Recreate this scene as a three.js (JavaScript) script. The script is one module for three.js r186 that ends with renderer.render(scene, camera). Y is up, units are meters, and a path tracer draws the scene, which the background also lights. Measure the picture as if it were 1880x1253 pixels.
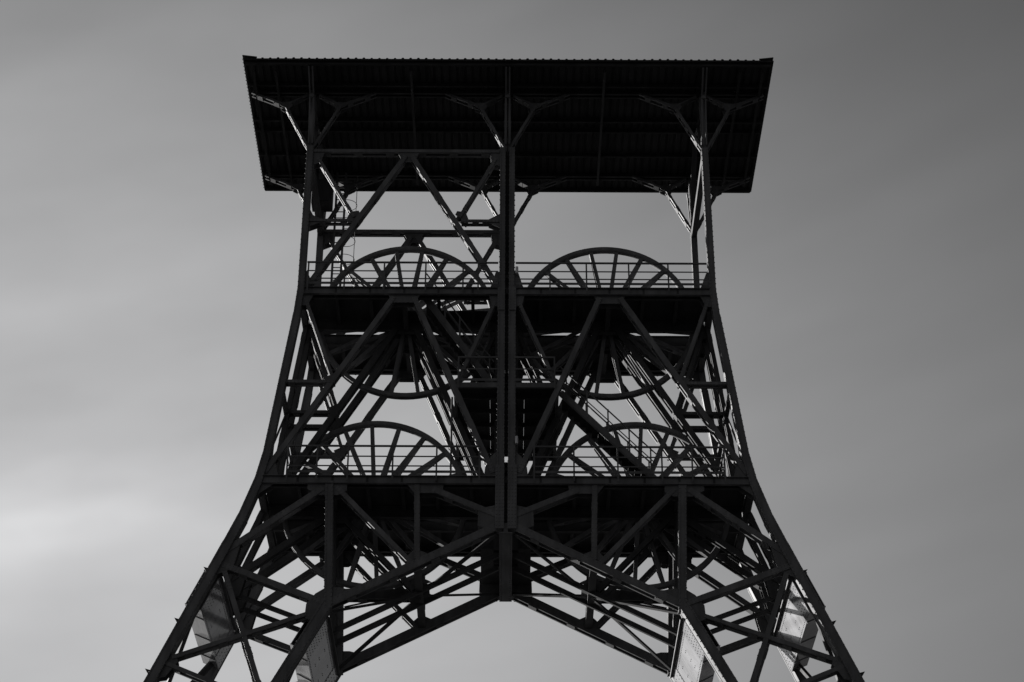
import * as THREE from 'three';
import { mergeGeometries } from 'three/addons/utils/BufferGeometryUtils.js';
import { ImprovedNoise } from 'three/addons/math/ImprovedNoise.js';

// ---------------------------------------------------------------- camera, sky, sun, exposure
const scene = new THREE.Scene();
const renderer = new THREE.WebGLRenderer({ antialias: true });
renderer.setSize(1024, 682);
renderer.toneMapping = THREE.LinearToneMapping;
const EXPOSURE = 3.0;
renderer.toneMappingExposure = EXPOSURE;
renderer.shadowMap.enabled = true;

const camera = new THREE.PerspectiveCamera(18.5, 1024 / 682, 0.1, 4000);
const EYE = new THREE.Vector3(0.0636, 1.6, 59.934);
camera.position.copy(EYE);
camera.up.set(-0.00426, 0.851706, 0.524002);
camera.lookAt(EYE.x + 0.001667, EYE.y + 0.524012, EYE.z - 0.851709);
scene.add(camera);

const noise = new ImprovedNoise();
const fbm = (x, y, z, o = 4) => { let s = 0, a = 0.5; for (let i = 0; i < o; i++) { s += a * noise.noise(x, y, z); x *= 2.03; y *= 2.03; z *= 2.03; a *= 0.5; } return s; };
const D2R = Math.PI / 180;
const dirOf = (az, el) => new THREE.Vector3(Math.sin(az * D2R) * Math.cos(el * D2R), Math.sin(el * D2R), -Math.cos(az * D2R) * Math.cos(el * D2R));
const SUN = dirOf(-41, 13);
const C = [-2.862, -2.233, -6.058, 9.851, -12.109];  // log luminance of the sky over direction
{
  const W = 2048, H = 1024, data = new Float32Array(W * H * 4), d = new THREE.Vector3();
  for (let j = 0; j < H; j++) for (let i = 0; i < W; i++) {
    const lat = ((j + 0.5) / H - 0.5) * Math.PI, lon = ((i + 0.5) / W - 0.5) * 2 * Math.PI;
    d.set(Math.cos(lat) * Math.cos(lon), Math.sin(lat), Math.cos(lat) * Math.sin(lon));
    const ang = Math.acos(Math.min(1, Math.max(-1, d.dot(SUN))));
    // clear darkened sky: brightest near the horizon and on the side of the sun, deep towards the zenith
    const x = 0.3 * Math.tanh(d.x / 0.3), y = Math.min(0.74, Math.max(0.3, d.y));
    let L = Math.exp(C[0] + C[1] * x + C[2] * x * x + C[3] * y + C[4] * y * y);
    L += 0.5 * Math.exp(-ang / 0.13);
    // thin veils of high cloud, drawn out along the horizon, bright where they stand near the sun
    const az = Math.atan2(d.x, -d.z), el = Math.asin(d.y), tilt = el - 0.22 * (az + 0.24);
    const veil = Math.max(0, fbm(az * 4.5 + 3.1, tilt * 15, 4.2, 5) + 0.3);
    const wisp = Math.exp(-Math.pow((tilt - 0.462) / 0.026, 2)) * Math.exp(-Math.pow((az + 0.33) / 0.17, 2));
    const fine = fbm(az * 9 + 8.4, tilt * 42, 1.7, 5);
    L *= 1 + 0.03 * fine + (0.30 * veil - 0.08 + 0.12 * fine) * Math.exp(-Math.abs(az + 0.5) / 0.6) + (0.2 + 0.75 * veil) * (1 + 0.9 * fine + 0.5 * fbm(az * 16, tilt * 70, 6.1, 4)) * wisp * 0.72 - 0.05 * Math.exp(-Math.pow((tilt - 0.53) / 0.03, 2)) * Math.exp(-Math.pow((az + 0.33) / 0.25, 2));
    if (d.y < 0) L *= Math.max(0.25, 1 + d.y * 3);
    L /= EXPOSURE;
    const k = (j * W + i) * 4; data[k] = L * 0.997; data[k + 1] = L * 0.999; data[k + 2] = L * 1.012; data[k + 3] = 1;
  }
  const sky = new THREE.DataTexture(data, W, H, THREE.RGBAFormat, THREE.FloatType);
  sky.mapping = THREE.EquirectangularReflectionMapping; sky.magFilter = THREE.LinearFilter; sky.minFilter = THREE.LinearFilter; sky.wrapS = THREE.RepeatWrapping; sky.needsUpdate = true;
  scene.background = sky; scene.environment = sky;
}
const sun = new THREE.DirectionalLight(new THREE.Color(1, 0.985, 0.97), 5);
sun.position.copy(SUN).multiplyScalar(150).add(new THREE.Vector3(0, 30, -2.5)); sun.target.position.set(0, 30, -2.5);
sun.castShadow = true; sun.shadow.mapSize.set(4096, 4096);
Object.assign(sun.shadow.camera, { left: -40, right: 40, top: 45, bottom: -45, near: 1, far: 320 });
scene.add(sun, sun.target);

// ---------------------------------------------------------------- materials
let seed = 7; const rnd = () => { seed = (seed * 1664525 + 1013904223) >>> 0; return seed / 4294967296; };
function noiseTexture(size, f, srgb) {
  const data = new Uint8Array(size * size * 4);
  for (let j = 0; j < size; j++) for (let i = 0; i < size; i++) {
    const v = Math.max(0, Math.min(255, Math.round(255 * f(i / size, j / size)))), k = (j * size + i) * 4;
    data[k] = data[k + 1] = data[k + 2] = v; data[k + 3] = 255;
  }
  const t = new THREE.DataTexture(data, size, size); t.wrapS = t.wrapT = THREE.RepeatWrapping; t.magFilter = THREE.LinearFilter; t.minFilter = THREE.LinearMipmapLinearFilter; t.generateMipmaps = true;
  if (srgb) t.colorSpace = THREE.SRGBColorSpace; t.needsUpdate = true; return t;
}
const lattice = {};
function cell(n, k) { const id = n + ':' + k; return lattice[id] ??= Float32Array.from({ length: n * n }, () => rnd() * 2 - 1); }
function wave(u, v, nx, ny, k) {                                  // smooth noise that repeats after one tile
  const n = Math.max(nx, ny), g = cell(n, k), x = u * nx, y = v * ny, i = Math.floor(x), j = Math.floor(y), f = x - i, h = y - j;
  const a = f * f * (3 - 2 * f), b = h * h * (3 - 2 * h), q = (p, r) => g[((r % ny) * n + (p % nx))];
  return (q(i, j) * (1 - a) + q(i + 1, j) * a) * (1 - b) + (q(i, j + 1) * (1 - a) + q(i + 1, j + 1) * a) * b;
}
const tile = (u, v, nx, ny, k) => { let t = 0, m = 0.55; for (let o = 0; o < 4; o++) { t += m * wave(u, v, nx << o, ny << o, k + o); m *= 0.5; } return t; };
const wornMap = noiseTexture(512, (u, v) => 0.88 + 0.12 * tile(u, v, 5, 2, 1) + 0.10 * tile(u, v, 20, 4, 11), true);   // paint with thin weather streaks
const roughMap = noiseTexture(256, (u, v) => 0.85 + 0.25 * tile(u, v, 4, 4, 21));
const waveMap = noiseTexture(256, (u, v) => 0.5 + 0.5 * wave(u, v, 3, 3, 31));
const stainMap = noiseTexture(512, (u, v) => 0.84 + 0.20 * tile(u, v, 3, 2, 41) + 0.10 * tile(u, v, 24, 3, 51), true);
const mat = (v, rough, extra = {}) => new THREE.MeshPhysicalMaterial({ specularIntensity: 0.4, color: new THREE.Color().setRGB(v, v, v * 1.03), roughness: rough, metalness: 0, map: wornMap, roughnessMap: roughMap, ...extra });
const M = {
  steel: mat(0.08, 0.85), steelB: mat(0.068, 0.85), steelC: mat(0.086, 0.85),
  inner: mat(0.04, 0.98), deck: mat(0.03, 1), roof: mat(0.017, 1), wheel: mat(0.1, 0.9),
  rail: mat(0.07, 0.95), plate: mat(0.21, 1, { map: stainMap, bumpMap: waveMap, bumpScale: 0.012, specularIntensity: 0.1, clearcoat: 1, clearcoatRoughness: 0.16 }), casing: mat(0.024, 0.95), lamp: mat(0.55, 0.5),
};

// ---------------------------------------------------------------- helpers
const V = (x, y, z = 0) => new THREE.Vector3(x, y, z);
function metreUV(g) {                                            // uv in metres from the dominant side of each face
  const p = g.attributes.position, n = g.attributes.normal, uv = new Float32Array(p.count * 2);
  for (let i = 0; i < p.count; i++) {
    const ax = Math.abs(n.getX(i)), ay = Math.abs(n.getY(i)), az = Math.abs(n.getZ(i));
    const a = ax > ay && ax > az ? [p.getZ(i), p.getY(i)] : ay > az ? [p.getX(i), p.getZ(i)] : [p.getX(i), p.getY(i)];
    uv[i * 2] = a[0] * 0.45; uv[i * 2 + 1] = a[1] * 0.45;
  }
  g.setAttribute('uv', new THREE.BufferAttribute(uv, 2)); return g;
}
const join = (list) => metreUV(mergeGeometries(list.map((g) => { const q = g.index ? g.toNonIndexed() : g; if (q.attributes.uv) q.deleteAttribute('uv'); return q; })));
function box(cx, cy, cz, w, h, d) { const g = new THREE.BoxGeometry(w, h, d); g.translate(cx, cy, cz); return g; }
function frame(a, b, side) {                                      // x along a-b, z close to side
  const u = b.clone().sub(a).normalize(), v = side.clone().cross(u).normalize(), s = u.clone().cross(v);
  return { m: new THREE.Matrix4().makeBasis(u, v, s).setPosition(a.clone().add(b).multiplyScalar(0.5)), L: a.distanceTo(b), u, v, s };
}
const Z = V(0, 0, 1);
function bar(a, b, w, d, side = Z) { const f = frame(a, b, side), g = new THREE.BoxGeometry(f.L, w, d); g.applyMatrix4(f.m); return g; }
function tube(a, b, r, seg = 6) { const f = frame(a, b, Math.abs(b.clone().sub(a).normalize().z) > 0.9 ? V(0, 1, 0) : Z), g = new THREE.CylinderGeometry(r, r, f.L, seg); g.rotateZ(-Math.PI / 2); g.applyMatrix4(f.m); return g; }
function poly(pts, z, t) {                                        // flat plate with the outline pts in the x-y plane
  const g = new THREE.ExtrudeGeometry(new THREE.Shape(pts.map((q) => new THREE.Vector2(q[0], q[1]))), { depth: t, bevelEnabled: false }); g.translate(0, 0, z); return g;
}
const taken = {};
function numbered(n) { const k = taken[n] = (taken[n] ?? -1) + 1; return k ? n + '_' + String(k).padStart(3, '0') : n; }
function mesh(name, geo, m, parent) { const o = new THREE.Mesh(Array.isArray(geo) ? join(geo) : geo, m); o.name = numbered(name); o.castShadow = o.receiveShadow = true; parent.add(o); return o; }
function group(name, parent) { const o = new THREE.Group(); o.name = numbered(name); parent.add(o); return o; }
const stuff = (o) => { o.userData.kind = 'stuff'; return o; };
const label = (o, t) => { o.userData.label = t; return o; };
const thing = (o, l, c, g) => { Object.assign(o.userData, { label: l, category: c }); if (g) o.userData.group = g; return o; };

// ---------------------------------------------------------------- ground
{
  const g = new THREE.CircleGeometry(1600, 96); g.rotateX(-Math.PI / 2);
  const o = new THREE.Mesh(metreUV(g), mat(0.075, 0.95)); o.name = 'ground'; o.receiveShadow = true; o.userData.kind = 'structure'; scene.add(o);
}

// ---------------------------------------------------------------- headframe
const tower = group('headframe', scene);
thing(tower, 'dark riveted steel mine headframe with splayed legs and a flat roof', 'headframe');

const rivets = [];                                                // matrices of all rivet heads
const rm = new THREE.Matrix4(), rq = new THREE.Quaternion(), rs = V(1, 1, 1), YUP = V(0, 1, 0);
function rivet(p, n, k = 1) { rq.setFromUnitVectors(YUP, n); rm.compose(p, rq, rs.set(k, k, k)); rivets.push(rm.clone()); }
function rivetRow(a, b, n, pitch = 0.16, k = 1) {
  const L = a.distanceTo(b), N = Math.max(1, Math.floor(L / pitch));
  for (let i = 0; i <= N; i++) rivet(a.clone().lerp(b, (i + 0.5) / (N + 1)), n, k);
}
let serial = 0;
const shift = () => (serial++ % 13) * 0.0024;                    // every member lies on a plane of its own where members cross
const battenGeo = metreUV(new THREE.BoxGeometry(0.3, 0.012, 0.27).toNonIndexed());
const battenShort = metreUV(new THREE.BoxGeometry(0.22, 0.012, 0.25).toNonIndexed());
const farBattens = [];
let battenCount = 0;
// two rolled channels, one behind the other, tied by batten plates along both edges
function laced(name, a, b, w, zf, { dz = 0.3, t = 0.014, fl = 0.05, m = M.steel, pitch = 1.25, near = false, rv = false, ends = 0.5, parent = tower } = {}) {
  const z = zf - shift(), A = V(a[0], a[1], z), B = V(b[0], b[1], z), f = frame(A, B, Z);
  const sgn = f.s.z > 0 ? 1 : -1, at = (cx, cv, cz, l, h, d) => { const g = new THREE.BoxGeometry(l, h, d); g.translate(cx, cv, cz * sgn); g.applyMatrix4(f.m); return g; };
  const o = mesh(name, [
    at(0, 0, -t / 2, f.L, w, t), at(0, w / 2 - t / 2, -t - fl / 2, f.L, t, fl), at(0, -w / 2 + t / 2, -t - fl / 2, f.L, t, fl),
    at(0, 0, -dz + t / 2, f.L, w, t), at(0, w / 2 - t / 2, -dz + t + fl / 2, f.L, t, fl), at(0, -w / 2 + t / 2, -dz + t + fl / 2, f.L, t, fl)], m, parent);
  const n = Math.max(1, Math.round((f.L - 2 * ends) / pitch));
  for (let i = 0; i <= n; i++) for (const e of [-1, 1]) {
    const x = -f.L / 2 + ends + (i / n) * (f.L - 2 * ends), mm = f.m.clone().multiply(new THREE.Matrix4().makeTranslation(x, e * (w / 2 + 0.0075), -sgn * dz / 2));
    const g = w < 0.12 ? battenShort : battenGeo;
    if (near && battenCount < 290) { battenCount++; const q = new THREE.Mesh(g, m); q.applyMatrix4(mm); q.name = numbered('batten_plate'); q.castShadow = q.receiveShadow = true; o.add(q); }
    else { const q = g.clone(); q.applyMatrix4(mm); farBattens.push(q); }
    if (near) for (const dx of [-0.1, 0.1]) rivet(V(x + dx, e * (w / 2 + 0.012), -sgn * 0.06).applyMatrix4(f.m), f.v.clone().multiplyScalar(e), 0.8);
  }
  if (rv) for (const e of [-1, 1]) rivetRow(V(-f.L / 2, e * w * 0.33, sgn * 0.002).applyMatrix4(f.m), V(f.L / 2, e * w * 0.33, sgn * 0.002).applyMatrix4(f.m), Z, 0.17, 0.8);
  else if (near) for (const [p, q] of [[-0.5, -0.5 + 0.7 / f.L], [0.5 - 0.7 / f.L, 0.5]]) for (const e of [-1, 1]) rivetRow(V(p * f.L, e * w * 0.28, sgn * 0.002).applyMatrix4(f.m), V(q * f.L, e * w * 0.28, sgn * 0.002).applyMatrix4(f.m), Z, 0.12, 0.8);
  return o;
}
// a closed box member made of plates, with cover strips along its front
function boxed(name, a, b, w, zf, { dz = 0.4, m = M.steel, rv = true, cover = 0.06, wide = 0, parent = tower } = {}) {
  const z = zf - shift(), A = V(a[0], a[1], z), B = V(b[0], b[1], z), f = frame(A, B, Z), sgn = f.s.z > 0 ? 1 : -1;
  const at = (cx, cv, cz, l, h, d) => { const g = new THREE.BoxGeometry(l, h, d); g.translate(cx, cv, cz * sgn); g.applyMatrix4(f.m); return g; };
  const parts = [at(0, 0, -dz / 2, f.L, w, dz)];
  for (const e of [-1, 1]) {                                       // angle legs proud of the front and of the back
    parts.push(at(0, e * (w / 2 - cover / 2 + 0.012 + wide), 0.006, f.L, cover, 0.012), at(0, e * (w / 2 - cover / 2 + 0.012 + wide), -dz - 0.006, f.L, cover, 0.012));
    parts.push(at(0, e * (w / 2 + 0.006), -cover / 2 - 0.002, f.L, 0.012, cover), at(0, e * (w / 2 + 0.006), -dz + cover / 2 + 0.002, f.L, 0.012, cover));
  }
  const o = mesh(name, parts, m, parent);
  if (rv) for (const e of [-1, 1]) {
    rivetRow(V(-f.L / 2, e * (w / 2 - cover / 2 + 0.01 + wide), sgn * 0.012).applyMatrix4(f.m), V(f.L / 2, e * (w / 2 - cover / 2 + 0.01 + wide), sgn * 0.012).applyMatrix4(f.m), Z, 0.15);
    rivetRow(V(-f.L / 2, e * (w / 2 + 0.012), -sgn * 0.035).applyMatrix4(f.m), V(f.L / 2, e * (w / 2 + 0.012), -sgn * 0.035).applyMatrix4(f.m), f.v.clone().multiplyScalar(e), 0.22, 1.1);
  }
  return o;
}
function gusset(pts, zf, m = M.steelB, rv = true) {
  const z = zf - 0.05 - shift(), o = mesh('gusset_plate', [poly(pts, z - 0.014, 0.014)], m, tower);
  mesh('gusset_plate', [poly(pts, z - 0.31, 0.014)], m, tower);
  if (rv) { const cx = pts.reduce((s, q) => s + q[0], 0) / pts.length, cy = pts.reduce((s, q) => s + q[1], 0) / pts.length;
    for (let i = 0; i < pts.length; i++) { const a = pts[i], b = pts[(i + 1) % pts.length]; const k = 0.88; rivetRow(V(cx + (a[0] - cx) * k, cy + (a[1] - cy) * k, z), V(cx + (b[0] - cx) * k, cy + (b[1] - cy) * k, z), Z, 0.14, 0.8); } }
  return o;
}

// levels and nodes (metres): front truss in z = 0, rear truss 5.05 m behind, two wheel trusses between
const ZF = 0, ZA = -2.03, ZB = -3.02, ZR = -5.05;
const TOP = 46.55, DECK1 = 40.63, LAND = 36.87, DECK2 = 33.36, ROOF = 49.12;
const P0 = [7.03, 49.0], P1 = [7.03, 40.45], P2 = [7.98, 33.25], P3 = [8.83, 30.9], P4 = [10.86, 26.2], PG = [22.3, 0.35];
const NN = [5.58, 28.83], N2 = [6.97, 26.25], NG = [20.7, 0.35], MM = [2.8, 30.42], CC = [0.27, 31.58];
const CHORD = [[7.02, 40.75], [7.12, 39.5], [7.8, 34.1], [8.0, 33.15], [8.43, 31.85], P3, P4, PG];
const mir = (q, s) => [q[0] * s, q[1]];
const onLine = (a, b, y) => [a[0] + (b[0] - a[0]) * (y - a[1]) / (b[1] - a[1]), y];

// --- columns and leg chords of the front and rear trusses
for (const zf of [ZF, ZR]) {
  const F = zf === ZF;
  for (const s of [-1, 1]) {
    boxed('column', mir([7.03, 46.62], s), mir([7.03, 40.3], s), 0.205, zf, { dz: 0.32, rv: F });
    laced('roof_post', mir(P0, s), mir([7.03, 46.4], s), 0.16, zf - 0.06, { dz: 0.26, near: F, pitch: 0.9 });
    CHORD.slice(0, -1).forEach((q, i) => {                          // the outer chord bends outwards in short straight lengths
      const r = CHORD[i + 1], d = Math.hypot(r[0] - q[0], r[1] - q[1]), e = i ? 0.03 / d : 0;
      boxed('leg_chord', mir([q[0] - (r[0] - q[0]) * e, q[1] - (r[1] - q[1]) * e], s), mir([r[0] + (r[0] - q[0]) * 0.03 / d, r[1] + (r[1] - q[1]) * 0.03 / d], s), 0.2 + Math.min(i, 5) * 0.018, zf + 0.006 + i * 0.007, { dz: 0.34 + i * 0.015, rv: F });
    });
    boxed('leg_chord', mir([5.52, 28.95], s), mir(NG, s), 0.3, zf + 0.02, { dz: 0.42, rv: F });
  }
  for (const s of [-1, 1]) {                                        // the pair of middle columns
    boxed('column', [0.165 * s, 46.6], [0.165 * s, 40.5], 0.165, zf, { dz: 0.36, cover: 0.05, rv: F });
    boxed('column', [0.182 * s, 40.7], [0.182 * s, 31.45], 0.215, zf + 0.016, { dz: 0.39, cover: 0.05, rv: F });
    if (F) mesh('cover_plate', [box(0.2 * s, 32.6, 0.036, 0.29, 2.3, 0.012)], M.steelC, tower), [-0.1, 0, 0.1].forEach((dx) => rivetRow(V(0.2 * s + dx, 31.5, 0.042), V(0.2 * s + dx, 33.7, 0.042), Z, 0.13));
    if (F) mesh('cover_plate', [box(0.19 * s, 40.15, 0.036, 0.25, 0.9, 0.012)], M.steelC, tower), [-0.08, 0.08].forEach((dx) => rivetRow(V(0.19 * s + dx, 39.75, 0.042), V(0.19 * s + dx, 40.55, 0.042), Z, 0.12));
    laced('roof_post', [0.07 * s, 49.0], [0.07 * s, 46.45], 0.09, zf - 0.06, { dz: 0.26, near: F, pitch: 0.9 });
  }
  for (const [y0, y1] of [[31.5, 33.05], [34.35, 36.7], [37.5, 40.35], [42.8, 46.4]]) mesh('web_plate', [box(0, (y0 + y1) / 2, zf - 0.24, 0.2, y1 - y0, 0.012)], M.casing, tower);
  for (const y of [33.7, 41.2, 42.1]) mesh('tie_plate', [box(0, y, zf - 0.2, 0.2, 0.12, 0.012)], M.inner, tower);
}
// --- leg chords of the wheel trusses, from the lower platform up to the upper one
for (const zf of [ZA, ZB]) for (const s of [-1, 1]) {
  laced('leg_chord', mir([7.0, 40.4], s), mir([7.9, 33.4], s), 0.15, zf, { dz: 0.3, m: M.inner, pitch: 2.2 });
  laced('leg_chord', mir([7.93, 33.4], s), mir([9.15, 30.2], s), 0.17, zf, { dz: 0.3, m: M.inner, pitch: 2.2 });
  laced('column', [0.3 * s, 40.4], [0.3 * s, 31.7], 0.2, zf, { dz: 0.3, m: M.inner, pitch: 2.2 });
}

// --- upper storey, left bay: tie beam, main diagonals, side diagonals, short struts
for (const zf of [ZF, ZR]) {
  const o = { near: zf === ZF };
  laced('tie_beam', [-6.95, 46.43], [-0.28, 46.43], 0.13, zf, { ...o, dz: 0.32, fl: 0.09 });
  laced('diagonal_brace', [-3.62, 46.2], [-6.78, 40.75], 0.17, zf - 0.01, { ...o, ends: 0.9 });
  laced('diagonal_brace', [-3.4, 46.2], [-0.36, 40.8], 0.17, zf - 0.012, { ...o, ends: 0.9 });
  laced('side_brace', [-6.72, 46.1], [-5.34, 43.56], 0.11, zf - 0.015, o);
  laced('side_brace', [-0.42, 46.1], [-1.67, 43.56], 0.11, zf - 0.017, o);
  laced('strut', [-6.95, 43.42], [-5.2, 43.42], 0.1, zf - 0.02, { ...o, dz: 0.3 });
  laced('strut', [-1.6, 43.42], [-0.25, 43.42], 0.1, zf - 0.022, { ...o, dz: 0.3 });
  gusset([[-3.92, 46.4], [-3.13, 46.4], [-3.3, 45.95], [-3.72, 45.95]], zf);
  gusset([[-6.93, 46.4], [-6.5, 46.4], [-6.62, 45.95], [-6.93, 45.8]], zf);
  gusset([[-0.25, 46.4], [-0.62, 46.4], [-0.55, 45.9], [-0.25, 45.8]], zf);
  gusset([[-5.45, 43.35], [-5.12, 43.7], [-5.2, 43.85], [-5.5, 43.8], [-5.6, 43.5]], zf);
  gusset([[-1.45, 43.35], [-1.82, 43.7], [-1.75, 43.85], [-1.45, 43.8], [-1.35, 43.5]], zf);
  gusset([[-6.95, 43.15], [-6.5, 43.35], [-6.5, 43.5], [-6.95, 43.75]], zf);
  gusset([[-0.25, 43.15], [-0.65, 43.35], [-0.65, 43.5], [-0.25, 43.75]], zf);
  for (const s of [-1, 1]) gusset([[6.95 * s, 40.6], [6.95 * s, 41.3], [6.85 * s, 41.3], [6.6 * s, 40.6]], zf), gusset([[0.25 * s, 40.6], [0.25 * s, 41.3], [0.38 * s, 41.3], [0.58 * s, 40.6]], zf);
}
// --- middle storey, both bays, four trusses
for (const zf of [ZF, ZA, ZB, ZR]) for (const s of [-1, 1]) {
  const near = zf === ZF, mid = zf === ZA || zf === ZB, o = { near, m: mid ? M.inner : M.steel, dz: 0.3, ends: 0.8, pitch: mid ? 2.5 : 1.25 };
  laced('diagonal_brace', mir([3.86, 40.25], s), mir([7.82, 33.48], s), mid ? 0.2 : 0.175, zf - 0.01, o);
  laced('diagonal_brace', mir([3.16, 40.25], s), mir([0.42, 33.5], s), mid ? 0.2 : 0.175, zf - 0.012, o);
  laced('side_brace', mir([6.86, 40.2], s), mir([5.77, 37.0], s), 0.12, zf - 0.02, o);
  laced('side_brace', mir([0.4, 40.1], s), mir([1.6, 37.0], s), 0.12, zf - 0.022, o);
  laced('strut', mir([7.45, 36.9], s), mir([5.7, 36.9], s), 0.11, zf - 0.025, { ...o, dz: 0.3, ends: 0.3 });
  gusset([[4.08 * s, 40.4], [2.92 * s, 40.4], [3.12 * s, 40.03], [3.88 * s, 40.03]], zf, mid ? M.inner : M.steelB, near);
  gusset([[6.97 * s, 40.4], [6.55 * s, 40.4], [6.78 * s, 39.9], [7.0 * s, 39.9]], zf, mid ? M.inner : M.steelB, near);
  gusset([[0.28 * s, 40.4], [0.62 * s, 40.4], [0.52 * s, 39.93], [0.28 * s, 39.88]], zf, mid ? M.inner : M.steelB, near);
  gusset([[5.98 * s, 36.78], [5.68 * s, 37.0], [5.78 * s, 37.2], [6.1 * s, 37.05]], zf, mid ? M.inner : M.steelB, near);
  gusset([[0.28 * s, 33.3], [0.72 * s, 33.3], [0.68 * s, 33.7], [0.5 * s, 34.1], [0.28 * s, 34.3]], zf, mid ? M.inner : M.steelB, near);
  gusset([[7.9 * s, 33.3], [7.35 * s, 33.3], [7.5 * s, 33.9], [7.82 * s, 34.1]], zf, mid ? M.inner : M.steelB, near);
}
// --- lower storey: posts, diagonals and the arch of four trusses
for (const zf of [ZF, ZA, ZB, ZR]) for (const s of [-1, 1]) {
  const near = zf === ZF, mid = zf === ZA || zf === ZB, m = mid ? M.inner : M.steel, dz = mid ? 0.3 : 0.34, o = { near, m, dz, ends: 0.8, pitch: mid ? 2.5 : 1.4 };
  if (!mid) {
    boxed('post', mir([5.7, 33.15], s), mir([5.53, 28.7], s), 0.225, zf + 0.008, { dz: 0.4, rv: near, m });
    laced('post', mir([2.87, 33.1], s), mir([2.8, 30.4], s), 0.17, zf, { ...o, rv: near });
  } else laced('post', mir([5.7, 33.1], s), mir([5.55, 28.8], s), 0.18, zf, o);
  laced('diagonal_brace', mir([5.9, 32.92], s), mir([8.95, 30.6], s), 0.2, zf - 0.01, { ...o, rv: near });
  laced('diagonal_brace', mir([5.45, 32.95], s), mir([2.98, 30.28], s), 0.155, zf - 0.013, { ...o });
  if (!mid) laced('diagonal_brace', mir([2.35, 32.9], s), mir([0.24, 31.95], s), 0.19, zf - 0.016, { ...o, ends: 0.6, rv: near });
  if (mid) boxed('arch_chord', mir(CC, s), mir(NN, s), 0.15, zf - 0.1, { dz: 0.08, rv: false, cover: 0.04, m });
  else laced('arch_chord', mir(CC, s), mir(NN, s), near ? 0.25 : 0.3, zf + 0.004, { ...o, rv: near, pitch: 1.3 });
  if (mid) boxed('strut', mir([8.98, 30.22], s), mir([5.55, 28.86], s), 0.12, zf - 0.1, { dz: 0.08, rv: false, cover: 0.04, m });
  else laced('strut', mir([8.98, 30.22], s), mir([5.55, 28.86], s), 0.19, zf - 0.02, { ...o, pitch: 1.6 });
  if (zf === ZB) laced('strut', mir([5.5, 30.58], s), mir([2.8, 30.58], s), 0.36, zf - 0.03, o);
  const gm = mid ? M.inner : M.steelB;
  gusset([[6.4 * s, 33.1], [5.12 * s, 33.1], [5.12 * s, 32.82], [5.4 * s, 32.66], [6.0 * s, 32.66], [6.4 * s, 32.88]], zf, gm, near);
  if (!mid) gusset([[3.22 * s, 33.1], [2.0 * s, 33.1], [2.05 * s, 32.75], [2.95 * s, 32.75]], zf, gm, near);
  gusset([[3.15 * s, 30.3], [3.08 * s, 30.55], [2.92 * s, 30.7], [2.7 * s, 30.7], [2.48 * s, 30.6], [2.4 * s, 30.55]], zf, gm, near);
  if (!mid) gusset([[6.22 * s, 28.85], [5.95 * s, 29.2], [5.62 * s, 29.42], [5.2 * s, 29.42], [4.75 * s, 29.3], [5.5 * s, 28.75], [5.85 * s, 28.2], [6.25 * s, 28.4]], zf, gm, near);
  gusset([[8.8 * s, 31.2], [8.4 * s, 30.95], [8.6 * s, 30.05], [9.2 * s, 29.8]], zf, gm, near);
  if (!mid) gusset([[8.05 * s, 33.1], [7.45 * s, 33.1], [7.9 * s, 32.75], [8.2 * s, 32.55]], zf, gm, near);
  if (!mid) gusset([[0.28 * s, 32.34], [0.88 * s, 32.2], [0.9 * s, 31.6], [0.6 * s, 31.46], [0.28 * s, 31.38]], zf, gm, near);
}
// --- lacing of the legs down to the ground
for (const zf of [ZF, ZR]) for (const s of [-1, 1]) {
  const near = zf === ZF, o = { near, dz: 0.36, ends: 0.5, pitch: 1.15 };
  laced('leg_brace', mir([6.2, 28.5], s), mir([10.25, 27.03], s), 0.13, zf - 0.02, o);
  laced('leg_brace', mir([8.85, 29.95], s), mir([7.35, 25.68], s), 0.16, zf - 0.024, { ...o, fl: 0.05 });
  let out = true, y = 26.9;
  while (y > 3) {                                                 // zigzag between the chords
    const yn = y - (y > 20 ? 1.35 : 1.9), a = out ? onLine(P4, PG, y) : onLine(N2, NG, y), b = out ? onLine(N2, NG, yn) : onLine(P4, PG, yn);
    laced('leg_brace', mir(a, s), mir(b, s), 0.13, zf - 0.02, { dz: 0.36, near: false, pitch: 1.6 }); out = !out; y = yn;
  }
  for (const yy of [30.0, 28.25, 26.55, 24.8]) {                   // splice fins that stick out of the outer chord
    const q = yy > P3[1] ? onLine(P2, P3, yy) : onLine(P3, PG, yy);
    mesh('splice_fin', [poly([[(q[0] + 0.1) * s, yy - 0.2], [(q[0] + 0.32) * s, yy + 0.16], [(q[0] + 0.1) * s, yy + 0.1]], zf - 0.2, 0.03)], M.casing, tower);
  }
  gusset([[10.45 * s, 27.15], [10.12 * s, 27.15], [10.05 * s, 26.9], [10.4 * s, 26.4], [10.75 * s, 26.35]], zf);
}

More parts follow.
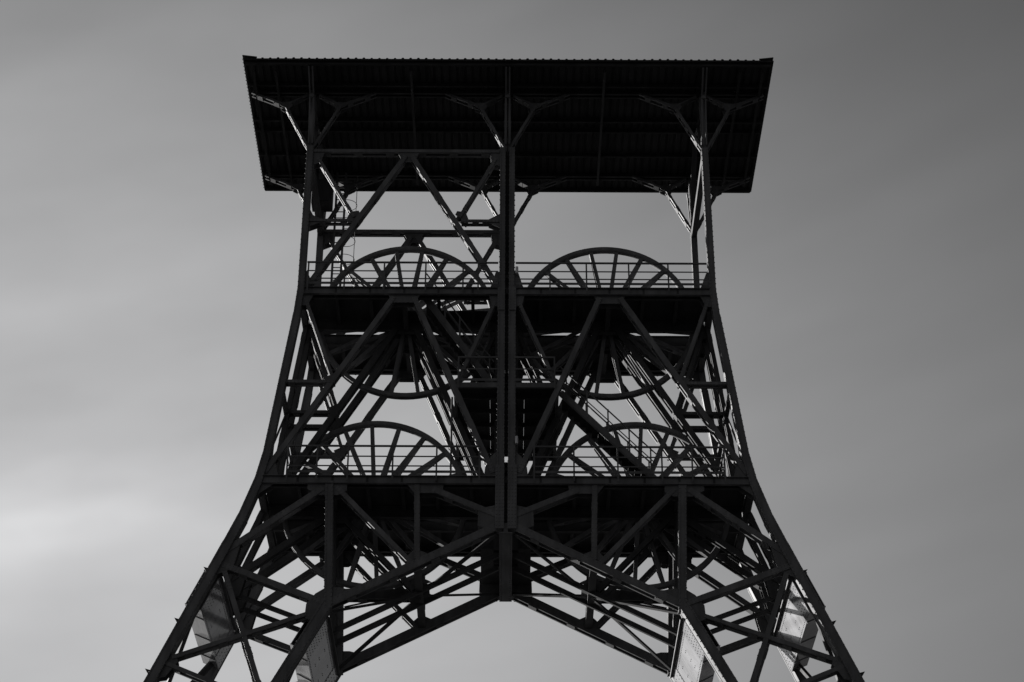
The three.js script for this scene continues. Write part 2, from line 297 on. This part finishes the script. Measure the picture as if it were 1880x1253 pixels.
// --- members that run back from the front truss to the rear one
const zc = (ZF + ZR - 0.4) / 2;
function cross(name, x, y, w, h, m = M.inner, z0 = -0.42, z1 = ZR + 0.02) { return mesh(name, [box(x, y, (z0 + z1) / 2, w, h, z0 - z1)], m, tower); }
for (const s of [-1, 1]) {
  cross('cross_beam', 7.03 * s, 46.35, 0.2, 0.3); cross('cross_beam', 7.03 * s, 40.45, 0.2, 0.32); cross('cross_beam', 7.5 * s, 36.88, 0.14, 0.2);
  cross('cross_beam', 7.98 * s, 33.2, 0.22, 0.3); cross('cross_beam', 2.8 * s, 30.4, 0.24, 0.3); cross('cross_beam', 9.25 * s, 30.2, 0.24, 0.3);
  cross('cross_beam', 3.5 * s, 40.3, 0.16, 0.3);
  // X-bracing of the side faces
  for (const [za, zb] of [[ZF - 0.2, ZA - 0.1], [ZB - 0.2, ZR - 0.15]]) for (const k of [0, 1]) {
    const c = V(0, k ? 36.8 : 33.5, za), d = V(0, k ? 33.5 : 36.8, zb); c.x = s * onLine(P1, P2, c.y)[0]; d.x = s * onLine(P1, P2, d.y)[0];
    mesh('face_brace', [bar(c, d, 0.07, 0.05, V(1, 0, 0))], M.inner, tower);
  }
  // long diagonals in the outer and inner faces of the legs
  for (let y0 = 29.2, k = 0; y0 > 6; y0 -= 7.4, k++) for (const [A, B] of [[P3, PG], [N2, NG]]) {
    const ys = A === N2 ? y0 - 1.6 : y0, a = onLine(A, B, ys), b = onLine(A, B, ys - 7), f = k % 2 ? -1 : 1;
    const za = f > 0 ? -0.3 : ZR, zb = f > 0 ? ZR : -0.3;
    mesh('face_brace', [bar(V(a[0] * s, a[1], za), V(b[0] * s, b[1], zb), 0.2, 0.12, V(1, 0.4, 0)), bar(V(a[0] * s, a[1], zb), V(b[0] * s, b[1], za), 0.2, 0.1, V(1, 0.4, 0))], M.inner, tower);
  }
  // bracing in the sloping soffit of the arch
  const soff = (p, q, z0, z1, w) => mesh('soffit_brace', [bar(V(p[0] * s, p[1] - 0.1, z0), V(q[0] * s, q[1] - 0.1, z1), w, 0.07, V(0.45, 0.9, 0))], M.inner, tower);
  const zm0 = -2.6; let low = 0;
  for (const [q, z] of [[CC, -0.35], [CC, ZR + 0.1], [NN, -0.35], [NN, ZR + 0.1]]) soff([MM[0], MM[1] - (low += 0.012)], [q[0], q[1] - low], zm0, z, 0.12);
  mesh('node_plate', [bar(V((MM[0] - 0.32) * s, MM[1] + 0.02, zm0), V((MM[0] + 0.32) * s, MM[1] - 0.3, zm0), 0.03, 0.75)], M.casing, tower);
  // slim ties seen through the arch
  for (const [p, q, z] of [[[5.4, 31.25], [3.0, 30.9], -4.2], [[5.4, 30.75], [3.1, 31.3], -4.5]]) mesh('tie_rod', [tube(V(p[0] * s, p[1], z), V(q[0] * s, q[1], z), 0.03)], M.inner, tower);
  // riveted portal girders between the front and rear chords
  for (const [A, B, top, off] of [[P3, PG, 30.0, 0.2], [N2, NG, 28.62, 0.14]]) {
    const a = A === P3 ? onLine(P3, PG, top) : onLine(NN, N2, top), b0 = A === P3 ? onLine(P3, PG, 20) : onLine(N2, NG, 20);
    const u = V((b0[0] - a[0]) * s, b0[1] - a[1]).normalize(), n = V(-s * Math.abs(u.y), -Math.abs(u.x));  // along the leg, and towards the middle
    const O = V(a[0] * s, a[1]).addScaledVector(n, off), at = (p, q) => O.clone().addScaledVector(u, p).addScaledVector(n, q);
    const z0 = -0.36, z1 = ZR - 0.06, zm = (z0 + z1) / 2, dl = z0 - z1, HH = A === P3 ? 1.25 : 1.32, T = 0.52;
    const g = group('portal_girder', tower);
    label(g, s < 0 ? 'plated portal girder between left leg chords' : 'sunlit plated portal girder between right leg chords');
    const slab = (p0, p1, q, th, m, name = 'web_plate') => { const c0 = at(p0, q), c1 = at(p1, q); return mesh(name, [bar(V(c0.x, c0.y, zm), V(c1.x, c1.y, zm), th, dl)], m, g); };
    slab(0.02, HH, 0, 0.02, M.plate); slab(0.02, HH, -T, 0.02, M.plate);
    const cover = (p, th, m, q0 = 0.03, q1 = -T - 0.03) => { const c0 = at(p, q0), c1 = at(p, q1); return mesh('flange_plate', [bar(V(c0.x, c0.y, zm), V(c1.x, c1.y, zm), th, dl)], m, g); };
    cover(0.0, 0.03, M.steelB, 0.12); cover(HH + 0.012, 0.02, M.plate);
    for (const k of [0.16, 0.5, 0.84]) { const c0 = at(HH + 0.03, 0.02), c1 = at(HH + 0.03, -T); mesh('stiffener', [bar(V(c0.x, c0.y, z0 - dl * k), V(c1.x, c1.y, z0 - dl * k), 0.035, 0.09)], M.plate, g); }
    // lapped gusset plates at the two ends and bands of rivets
    for (const [za, zb] of [[z0, z0 - 0.75], [z1 + 0.95, z1]]) { const c0 = at(0.03, 0.017), c1 = at(HH - 0.02, 0.017); mesh('lap_plate', [bar(V(c0.x, c0.y, (za + zb) / 2), V(c1.x, c1.y, (za + zb) / 2), 0.014, za - zb)], M.plate, g); }
    for (const q of [0.08, 0.2, HH - 0.08]) for (let z = z0 - 0.06; z > z1; z -= 0.13) rivet(V(at(q, 0.012).x, at(q, 0.012).y, z), n, 0.75);
    for (const zz of [0.1, 0.28, 0.5, 0.68, dl - 0.9, dl - 0.6, dl - 0.3, dl - 0.1]) for (let q = 0.1; q < HH; q += 0.13) { const c = at(q, 0.025); rivet(V(c.x, c.y, z0 - zz), n, 0.75); }
    for (const zz of [1.7, 1.85, 3.0, 3.15]) for (const q of [0.42, 0.75, 1.0]) { const c = at(q, 0.011); rivet(V(c.x, c.y, z0 - zz), n, 0.8); }
  }
}
// plated box at the crown of the arch, and the girder under it
mesh('crown_casing', [box(0, 32.45, -3.5, 1.6, 1.3, 2.7), box(0, 31.79, -3.5, 1.66, 0.02, 2.76)], M.casing, tower);
mesh('crown_girder', [box(0, 31.32, (0.02 + ZR) / 2 - 0.1, 0.42, 0.03, 5.25), box(0, 31.5, (0.02 + ZR) / 2 - 0.1, 0.14, 0.33, 5.2)], M.steelC, tower);
for (const dx of [-0.15, 0.15]) rivetRow(V(dx, 31.305, 0), V(dx, 31.305, -5.2), V(0, -1, 0), 0.16);

// ---------------------------------------------------------------- platforms
function deck(name, top, x0, x1, spans, hole, lab) {
  const g = label(group(name, tower), lab);
  const n = Math.round((x1 - x0) / 1.15), wv = (x1 - x0) / n;
  for (const [za, zb] of spans) for (let i = 0; i < n; i++) {
    const a = x0 + i * wv, b = a + wv - 0.006;
    if (hole && za > -1 && a < hole[1] && b > hole[0]) {             // leave the stair opening free
      mesh('deck_plate', [box((a + b) / 2, top - 0.015 - 0.002 * (i % 2), (za + hole[2]) / 2, b - a, 0.025, za - hole[2])], M.deck, g);
      mesh('deck_plate', [box((a + b) / 2, top - 0.015 - 0.002 * (i % 2), (hole[3] + zb) / 2, b - a, 0.025, hole[3] - zb)], M.deck, g);
    } else mesh('deck_plate', [box((a + b) / 2, top - 0.015 - 0.002 * (i % 2), (za + zb) / 2, b - a, 0.025, za - zb)], M.deck, g);
    if (i) mesh('joist', [box(a, top - 0.13, (za + zb) / 2, 0.07, 0.2, za - zb - 0.02), box(a, top - 0.235, (za + zb) / 2, 0.12, 0.012, za - zb - 0.02)], M.deck, g);
  }
  return g;
}
function edgeBeam(y0, y1, x0, x1, zf, near) {                     // rolled channel along the edge of a platform
  const z = zf + 0.05, c = (x0 + x1) / 2, L = x1 - x0;
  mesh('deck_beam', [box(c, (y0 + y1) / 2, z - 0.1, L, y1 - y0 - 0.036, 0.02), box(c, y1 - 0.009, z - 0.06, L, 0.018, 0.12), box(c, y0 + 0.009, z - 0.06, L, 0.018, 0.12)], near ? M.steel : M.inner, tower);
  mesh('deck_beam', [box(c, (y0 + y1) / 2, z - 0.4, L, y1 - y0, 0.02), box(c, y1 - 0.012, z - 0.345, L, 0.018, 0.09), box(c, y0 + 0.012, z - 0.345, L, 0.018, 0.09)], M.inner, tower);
}
deck('upper_platform', DECK1, -7.0, 7.0, [[-0.02, -2.14], [-3.13, -5.42]], [-2.85, -0.95, -0.42, -1.5], 'upper platform at axle height of the top wheels');
deck('lower_platform', DECK2, -7.85, 7.85, [[-0.02, -2.14], [-3.13, -5.42]], null, 'lower platform above the arch');
for (const zf of [ZF, ZR]) for (const s of [-1, 1]) {
  const [a, b] = s < 0 ? [-6.93, -0.28] : [0.28, 6.93], [c, d] = s < 0 ? [-7.85, -0.3] : [0.3, 7.85];
  edgeBeam(40.33, 40.61, a, b, zf, zf === ZF); edgeBeam(33.06, 33.34, c, d, zf, zf === ZF);
}
for (const zf of [ZA, ZB]) for (const s of [-1, 1]) {
  mesh('bearing_girder', [box(3.6 * s, 40.38, zf - 0.1, 6.6, 0.38, 0.02), box(3.6 * s, 40.58, zf - 0.1, 6.6, 0.02, 0.16), box(3.6 * s, 40.18, zf - 0.1, 6.6, 0.02, 0.16)], M.inner, tower);
  mesh('bearing_girder', [box(4.1 * s, 33.1, zf - 0.1, 7.4, 0.38, 0.02), box(4.1 * s, 33.3, zf - 0.1, 7.4, 0.02, 0.16), box(4.1 * s, 32.9, zf - 0.1, 7.4, 0.02, 0.16)], M.inner, tower);
}
{ // landing between the two platforms
  const g = label(group('landing', tower), 'small landing between the platforms around middle columns');
  for (let i = 0; i < 3; i++) mesh('deck_plate', [box(-1.7 + 0.575 + i * 1.15, LAND - 0.015, -2.6, 1.144, 0.025, 5.1)], M.deck, g);
  for (const s of [-1, 1]) mesh('landing_beam', [box(0.98 * s, LAND - 0.1, -0.05, 1.34, 0.18, 0.09), box(1.7 * s, LAND - 0.12, -2.6, 0.1, 0.2, 5.1), box(0.98 * s, LAND - 0.12, ZR, 1.4, 0.2, 0.1)], M.steelB, g);
  for (let i = 0; i < 5; i++) mesh('joist', [box(0, LAND - 0.11, -0.8 - i * 0.95, 3.3, 0.16, 0.07)], M.deck, g);
}
function guardRail(lab, base, pts, posts, hs, top = 0.03) {      // pts: corner points in x-z, posts: distances are points too
  const g = label(group('guard_rail', tower), lab);
  for (const [k, h] of hs.entries()) for (let i = 0; i + 1 < pts.length; i++) {
    const a = V(pts[i][0], base + h, pts[i][1]), b = V(pts[i + 1][0], base + h, pts[i + 1][1]);
    mesh(k ? 'knee_rail' : 'handrail', [k ? bar(a, b, 0.045, 0.014, Math.abs(b.z - a.z) > 0.5 ? V(1, 0, 0) : Z) : bar(a, b, 0.055, 0.05, Math.abs(b.z - a.z) > 0.5 ? V(1, 0, 0) : Z)], M.rail, g);
  }
  for (const [x, z] of posts) mesh('rail_post', [box(x, base + hs[0] / 2 - 0.13, z + 0.02, 0.055, hs[0] + 0.24, 0.016), box(x, base + hs[0] / 2 - 0.1, z + 0.004, 0.014, hs[0] + 0.1, 0.05)], M.rail, g);
  for (let i = 0; i + 1 < pts.length; i++) { const a = V(pts[i][0], base + 0.085, pts[i][1]), b = V(pts[i + 1][0], base + 0.085, pts[i + 1][1]); mesh('toe_board', [bar(a, b, 0.09, 0.012, Math.abs(b.z - a.z) > 0.5 ? V(1, 0, 0) : Z)], M.rail, g); }
}
const H1 = [0.93, 0.58, 0.27], zr = 0.1;
guardRail('handrail of upper platform left of the middle columns', DECK1, [[-6.85, zr], [-0.3, zr]], [-6.8, -5.55, -4.2, -2.78, -1.5, -0.98].map((x) => [x, zr]), H1);
guardRail('handrail of upper platform right of the middle columns', DECK1, [[0.3, zr], [6.85, zr]], [1.47, 2.72, 4.17, 5.52].map((x) => [x, zr]), H1);
guardRail('handrail of lower platform left of the middle columns', DECK2, [[-7.1, -2.0], [-7.1, zr], [-0.85, zr], [-0.85, -1.6]], [-7.08, -6.12, -5.12, -3.67, -2.25, -0.86].map((x) => [x, zr]).concat([[-0.85, -1.55]]), [1.02, 0.64, 0.29]);
guardRail('handrail of lower platform right of the middle columns', DECK2, [[0.9, -1.6], [0.9, zr], [7.1, zr], [7.1, -2.0]], [0.91, 2.2, 3.62, 5.05, 6.03, 7.08].map((x) => [x, zr]).concat([[0.9, -1.55]]), [1.02, 0.64, 0.29]);
for (const [b, w, n] of [[DECK1, 6.85, 'upper'], [DECK2, 7.7, 'lower']]) {
  const px = []; for (let i = 0; i <= 10; i++) px.push([-w + (2 * w * i) / 10, ZR - 0.48]);
  guardRail('handrail along the rear edge of the ' + n + ' platform', b, [[-w, ZR - 0.48], [w, ZR - 0.48]], px, H1);
}
for (const s of [-1, 1]) guardRail('handrail of the landing ' + (s < 0 ? 'left' : 'right') + ' of the middle columns', LAND, [[0.3 * s, 0.02], [1.62 * s, 0.02], [1.62 * s, -0.45]], [[1.6 * s, 0.02]], [0.95, 0.5, 0.1]);

// ---------------------------------------------------------------- stairs
function stair(lab, xa, ya, xb, yb, z0, z1) {                     // from the head (xa, ya) down to the foot (xb, yb)
  const g = label(group('staircase', tower), lab), n = Math.round((ya - yb) / 0.215);
  for (const z of [z0, z1]) mesh('stringer', [bar(V(xa, ya, z), V(xb, yb, z), 0.24, 0.02), bar(V(xa, ya - 0.12, z), V(xb, yb - 0.12, z), 0.016, 0.07)], M.rail, g);
  for (let i = 1; i < n; i++) { const k = i / n; mesh('tread', [box(xa + (xb - xa) * k, ya + (yb - ya) * k, (z0 + z1) / 2, 0.25, 0.03, z0 - z1 - 0.03)], M.deck, g); }
  for (const z of [z0, z1]) {
    for (const h of [1.0, 0.62]) mesh('handrail', [tube(V(xa, ya + h, z), V(xb, yb + h, z), h > 0.9 ? 0.025 : 0.018)], M.rail, g);
    for (let k = 0; k < 5; k++) { const t = (k + 0.3) / 4.6, x = xa + (xb - xa) * t, y = ya + (yb - ya) * t; mesh('rail_post', [box(x, y + 0.5, z + 0.02, 0.05, 1.06, 0.016)], M.rail, g); }
  }
}
stair('steep stair from upper platform down to the landing', -2.78, 40.5, -0.42, 36.95, -0.5, -1.3);
stair('steep stair from landing down to the lower platform', 1.8, 36.8, 4.95, 33.45, -0.55, -1.4);
mesh('conduit', [tube(V(-1.82, 36.8, -0.9), V(-1.82, 33.4, -0.9), 0.035, 8)], M.rail, tower);

// ---------------------------------------------------------------- roof
const roof = label(group('roof', tower), 'flat corrugated sheet roof with dark underside');
{
  const X = 9.44, zf = 1.68, zb = -6.3, rib = 0.2776, n = 17, per = (2 * X) / n;
  const prof = []; for (let k = 0; k < 4; k++) { const x = k * rib; prof.push([x, 0], [x + 0.09, 0], [x + 0.115, 0.05], [x + 0.175, 0.05], [x + 0.2, 0]); }
  prof.push([per + 0.03, 0]);
  const shape = new THREE.Shape([...prof, ...prof.slice().reverse().map((q) => [q[0], q[1] + 0.012])].map((q) => new THREE.Vector2(q[0], q[1])));
  const sheet = new THREE.ExtrudeGeometry(shape, { depth: zf - zb, bevelEnabled: false }); metreUV(sheet);
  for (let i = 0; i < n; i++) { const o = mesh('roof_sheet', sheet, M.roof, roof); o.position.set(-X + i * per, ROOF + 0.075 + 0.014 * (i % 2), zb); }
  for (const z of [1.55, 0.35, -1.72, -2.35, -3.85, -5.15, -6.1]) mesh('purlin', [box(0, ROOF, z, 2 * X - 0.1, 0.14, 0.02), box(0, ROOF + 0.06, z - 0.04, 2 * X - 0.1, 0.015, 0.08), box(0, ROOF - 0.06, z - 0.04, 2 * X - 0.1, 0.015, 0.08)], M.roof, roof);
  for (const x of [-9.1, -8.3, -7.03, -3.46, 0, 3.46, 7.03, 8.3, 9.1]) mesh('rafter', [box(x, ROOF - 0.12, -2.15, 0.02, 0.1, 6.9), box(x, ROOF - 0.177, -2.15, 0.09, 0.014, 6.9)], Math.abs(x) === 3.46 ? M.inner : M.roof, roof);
  for (const z of [ZF, ZR]) for (const dz of [-0.1, -0.3]) mesh('wall_plate', [box(0, ROOF - 0.02, z + dz, 18.4, 0.16, 0.018), box(0, ROOF - 0.095, z + dz + 0.04, 18.4, 0.014, 0.08)], M.casing, roof);
  for (const s of [-1, 1]) {
    const f = mesh('verge_flashing', [bar(V((X + 0.01) * s, ROOF + 0.1, zf + 0.02), V((X + 0.01) * s, ROOF + 0.1, zb - 0.02), 0.17, 0.02), bar(V((X + 0.02) * s, ROOF + 0.205, zf + 0.005), V((X - 0.5) * s, ROOF + 0.135, zf + 0.005), 0.03, 0.06), bar(V((X + 0.02) * s, ROOF + 0.2, (zf + zb) / 2 - 0.03), V((X - 0.4) * s, ROOF + 0.15, (zf + zb) / 2 - 0.03), 0.012, zf - zb - 0.02)], M.roof, roof);
    for (let z = zf - 0.1; z > zb; z -= 0.2) rivet(V((X + 0.02) * s, ROOF + 0.12, z), V(s, 0, 0), 1.2);
  }
  mesh('eaves_trim', [box(0, ROOF + 0.075, zf - 0.02, 2 * X - 0.02, 0.07, 0.012), box(0, ROOF + 0.075, zb + 0.02, 2 * X - 0.02, 0.07, 0.012)], M.roof, roof);
}
// arched knee brackets under the roof: steep leg, flat leg, stay
function bracket(x, s, zf, reach, inward) {
  const near = zf === ZF, o = { near, dz: 0.26, fl: 0.05, ends: 0.35, pitch: 0.8 }, zz = zf - 0.04;
  const foot = [x + 0.1 * s, 46.62], knee = [x + 1.0 * s, 48.48], tip = [x + reach * s, 49.06];
  laced('knee_bracket', foot, knee, 0.085, zz, o);
  laced('knee_bracket', knee, tip, 0.085, zz - 0.003, o);
  laced('bracket_stay', knee, [x + 0.2 * s, 48.98], 0.08, zz - 0.006, { ...o, near: false, dz: 0.2 });
  gusset([[knee[0] - 0.14 * s, knee[1] - 0.2], [knee[0] + 0.18 * s, knee[1] - 0.02], [knee[0] + 0.22 * s, knee[1] + 0.14], [knee[0] - 0.18 * s, knee[1] + 0.16], [knee[0] - 0.26 * s, knee[1] + 0.02]], zf, M.steelB, false);
}
for (const zf of [ZF, ZR]) for (const s of [-1, 1]) { bracket(7.03 * s, s, zf, 2.25); bracket(7.03 * s, -s, zf, 2.25); bracket(0, s, zf, 2.25); }
for (const x of [-7.03, 0, 7.03]) for (const [z0, d] of [[0, 1], [ZR - 0.38, -1]]) {
  const A = V(x, 46.7, z0 + 0.02 * d), B = V(x, 48.5, z0 + 0.55 * d), C = V(x, 49.02, z0 + (d > 0 ? 1.5 : 0.8) * d), list = [];
  for (const e of [-0.065, 0.065]) for (const [p, q] of [[A, B], [B, C]]) list.push(bar(p.clone().add(V(e, 0, 0)), q.clone().add(V(e, 0, 0)), 0.09, 0.05, V(1, 0, 0)));
  mesh('knee_bracket', [...list, bar(B, V(x, 48.98, z0 + 0.02 * d), 0.06, 0.06, V(1, 0, 0)), box(x, 48.5, z0 + 0.55 * d, 0.17, 0.26, 0.1)], M.steel, tower);
}
for (const s of [-1, 1]) for (const [z0, d] of [[-0.4, -1], [ZR, 1]]) {
  const A = V(7.03 * s, 46.6, z0), B = V(7.03 * s, 48.45, z0 + 0.9 * d), C = V(7.03 * s, 49.0, z0 + 2.0 * d);
  mesh('knee_bracket', [bar(A, B, 0.1, 0.2, V(1, 0, 0)), bar(B, C, 0.1, 0.18, V(1, 0, 0))], M.inner, tower);
}

// ---------------------------------------------------------------- ladder with safety hoops at the left rear column
{
  const g = label(group('ladder', tower), 'caged ladder beside the left rear column'), z = -4.75, xa = -6.48, xb = -6.15;
  for (const x of [xa, xb]) mesh('ladder_rail', [bar(V(x, 41, z), V(x, 48.9, z), 0.085, 0.025)], M.rail, g);
  for (let y = 41.2; y < 48.8; y += 0.28) mesh('rung', [tube(V(xa, y, z), V(xb, y, z), 0.02, 5)], M.rail, g);
  for (let y = 43.2; y < 48.8; y += 0.82) { const h = new THREE.TorusGeometry(0.36, 0.014, 4, 14, Math.PI * 1.25); h.rotateX(Math.PI / 2); h.rotateY(Math.PI * 0.66); h.translate(-6.03, y, z + 0.12); mesh('hoop', [h], M.rail, g); }
  for (const a of [-0.5, 0.3]) mesh('cage_bar', [tube(V(-6.03 + 0.36 * Math.cos(a), 43.2, z + 0.12 + 0.36 * Math.sin(a)), V(-6.03 + 0.36 * Math.cos(a), 48.6, z + 0.12 + 0.36 * Math.sin(a)), 0.012, 5)], M.rail, g);
}

// ---------------------------------------------------------------- bearings of the wheels
const WHEELS = [[-3.52, 40.88, 'upper left', 0.5], [3.52, 40.88, 'upper right', 0.55], [-4.4, 33.66, 'lower left', 0.2], [4.42, 33.66, 'lower right', 0.8]];
const ZW = -2.62;
for (const [x, y] of WHEELS) for (const z of [ZA - 0.12, ZB - 0.12]) {
  const cap = new THREE.CylinderGeometry(0.26, 0.26, 0.3, 20, 1, false, -Math.PI / 2, Math.PI); cap.rotateX(-Math.PI / 2); cap.rotateZ(0); cap.translate(x, y, z);
  mesh('pillow_block', [box(x, y - 0.13, z, 0.75, 0.24, 0.3), box(x, y + 0.02, z, 0.52, 0.12, 0.28), cap, box(x - 0.3, y + 0.02, z, 0.08, 0.12, 0.2), box(x + 0.3, y + 0.02, z, 0.08, 0.12, 0.2)], M.inner, tower);
}

// ---------------------------------------------------------------- one rivet mesh for the whole tower, far batten plates joined
{
  const g = new THREE.SphereGeometry(0.026, 6, 3, 0, Math.PI * 2, 0, Math.PI / 2); g.scale(1, 0.75, 1);
  const o = new THREE.InstancedMesh(g, M.steelC, rivets.length); rivets.forEach((m, i) => o.setMatrixAt(i, m)); o.name = 'rivet'; stuff(o); tower.add(o);
  const b = mesh('batten_plate', farBattens, M.inner, tower); stuff(b);
}

// ---------------------------------------------------------------- winding wheels
function makeWheel() {
  const w = new THREE.Group();
  const R = 3.12, prof = [[R, -0.13], [R, -0.07], [R - 0.09, -0.03], [R - 0.09, 0.03], [R, 0.07], [R, 0.13], [R - 0.13, 0.13], [R - 0.17, 0.05], [R - 0.17, -0.05], [R - 0.13, -0.13], [R, -0.13]];
  const rim = new THREE.LatheGeometry(prof.map((q) => new THREE.Vector2(q[0], q[1])), 96); rim.rotateX(Math.PI / 2);
  const add = (n, g, m = M.wheel) => { const o = new THREE.Mesh(join(g), m); o.name = n; o.castShadow = o.receiveShadow = true; w.add(o); return o; };
  add('rim', [rim]);
  for (let i = 0; i < 20; i++) {
    const a = (i / 20) * 2 * Math.PI, c = Math.sin(a), s = Math.cos(a), list = [];
    for (const e of [-1, 1]) list.push(bar(V(c * 0.42, s * 0.42, e * 0.27), V(c * (R - 0.15), s * (R - 0.15), e * 0.055), 0.135, 0.035));
    list.push(bar(V(c * (R - 0.55), s * (R - 0.55), 0), V(c * (R - 0.16), s * (R - 0.16), 0), 0.13, 0.14));
    add('spoke', list).name = i ? 'spoke_' + String(i).padStart(3, '0') : 'spoke';
  }
  const hub = new THREE.LatheGeometry([[0.18, -0.38], [0.3, -0.38], [0.33, -0.33], [0.55, -0.31], [0.55, -0.24], [0.34, -0.2], [0.34, 0.2], [0.55, 0.24], [0.55, 0.31], [0.33, 0.33], [0.3, 0.38], [0.18, 0.38]].map((q) => new THREE.Vector2(q[0], q[1])), 32); hub.rotateX(Math.PI / 2);
  add('hub', [hub]);
  const ax = new THREE.CylinderGeometry(0.13, 0.13, 1.5, 16); ax.rotateX(Math.PI / 2); add('axle', [ax], M.steelC);
  return w;
}
const wheel0 = makeWheel();
WHEELS.forEach(([x, y, where, turn], i) => {
  const w = i ? wheel0.clone() : wheel0; w.name = numbered('winding_wheel'); w.position.set(x, y, ZW); w.rotation.z = turn * Math.PI / 10;
  const s = where.split(' ');
  thing(w, 'large spoked iron winding wheel, ' + s[1] + ' one of the ' + s[0] + ' pair', 'winding wheel', 'spoked winding wheels in the headframe'); scene.add(w);
});

// ---------------------------------------------------------------- small things on the tower
{
  const b = thing(group('hoist_cabinet', scene), 'dark sheet metal cabinet hung below the roof by the caged ladder', 'cabinet');
  b.position.set(-6.98, 47.15, -4.55);
  mesh('shell', [box(0, 0.65, 0, 0.76, 1.3, 0.62), box(0, 1.31, 0, 0.82, 0.03, 0.68)], M.casing, b);
  mesh('door', [box(0.02, 0.62, 0.325, 0.62, 1.1, 0.02)], M.casing, b); mesh('hanger', [box(-0.3, 1.5, 0, 0.06, 0.4, 0.06), box(0.3, 1.5, 0, 0.06, 0.4, 0.06)], M.inner, b);
}
function lamp(y, lab) {
  const l = thing(group('lamp', scene), lab, 'lamp'); l.position.set(0.34, y, 0.12);
  const g = new THREE.CylinderGeometry(0.05, 0.055, 0.26, 10); mesh('lamp_housing', [g], M.lamp, l); mesh('lamp_arm', [box(-0.06, -0.05, -0.04, 0.05, 0.05, 0.12)], M.rail, l);
}
lamp(34.61, 'small pale lamp on the middle columns just above lower platform');
lamp(41.25, 'small pale lamp on the middle columns at upper handrail height');

renderer.render(scene, camera);
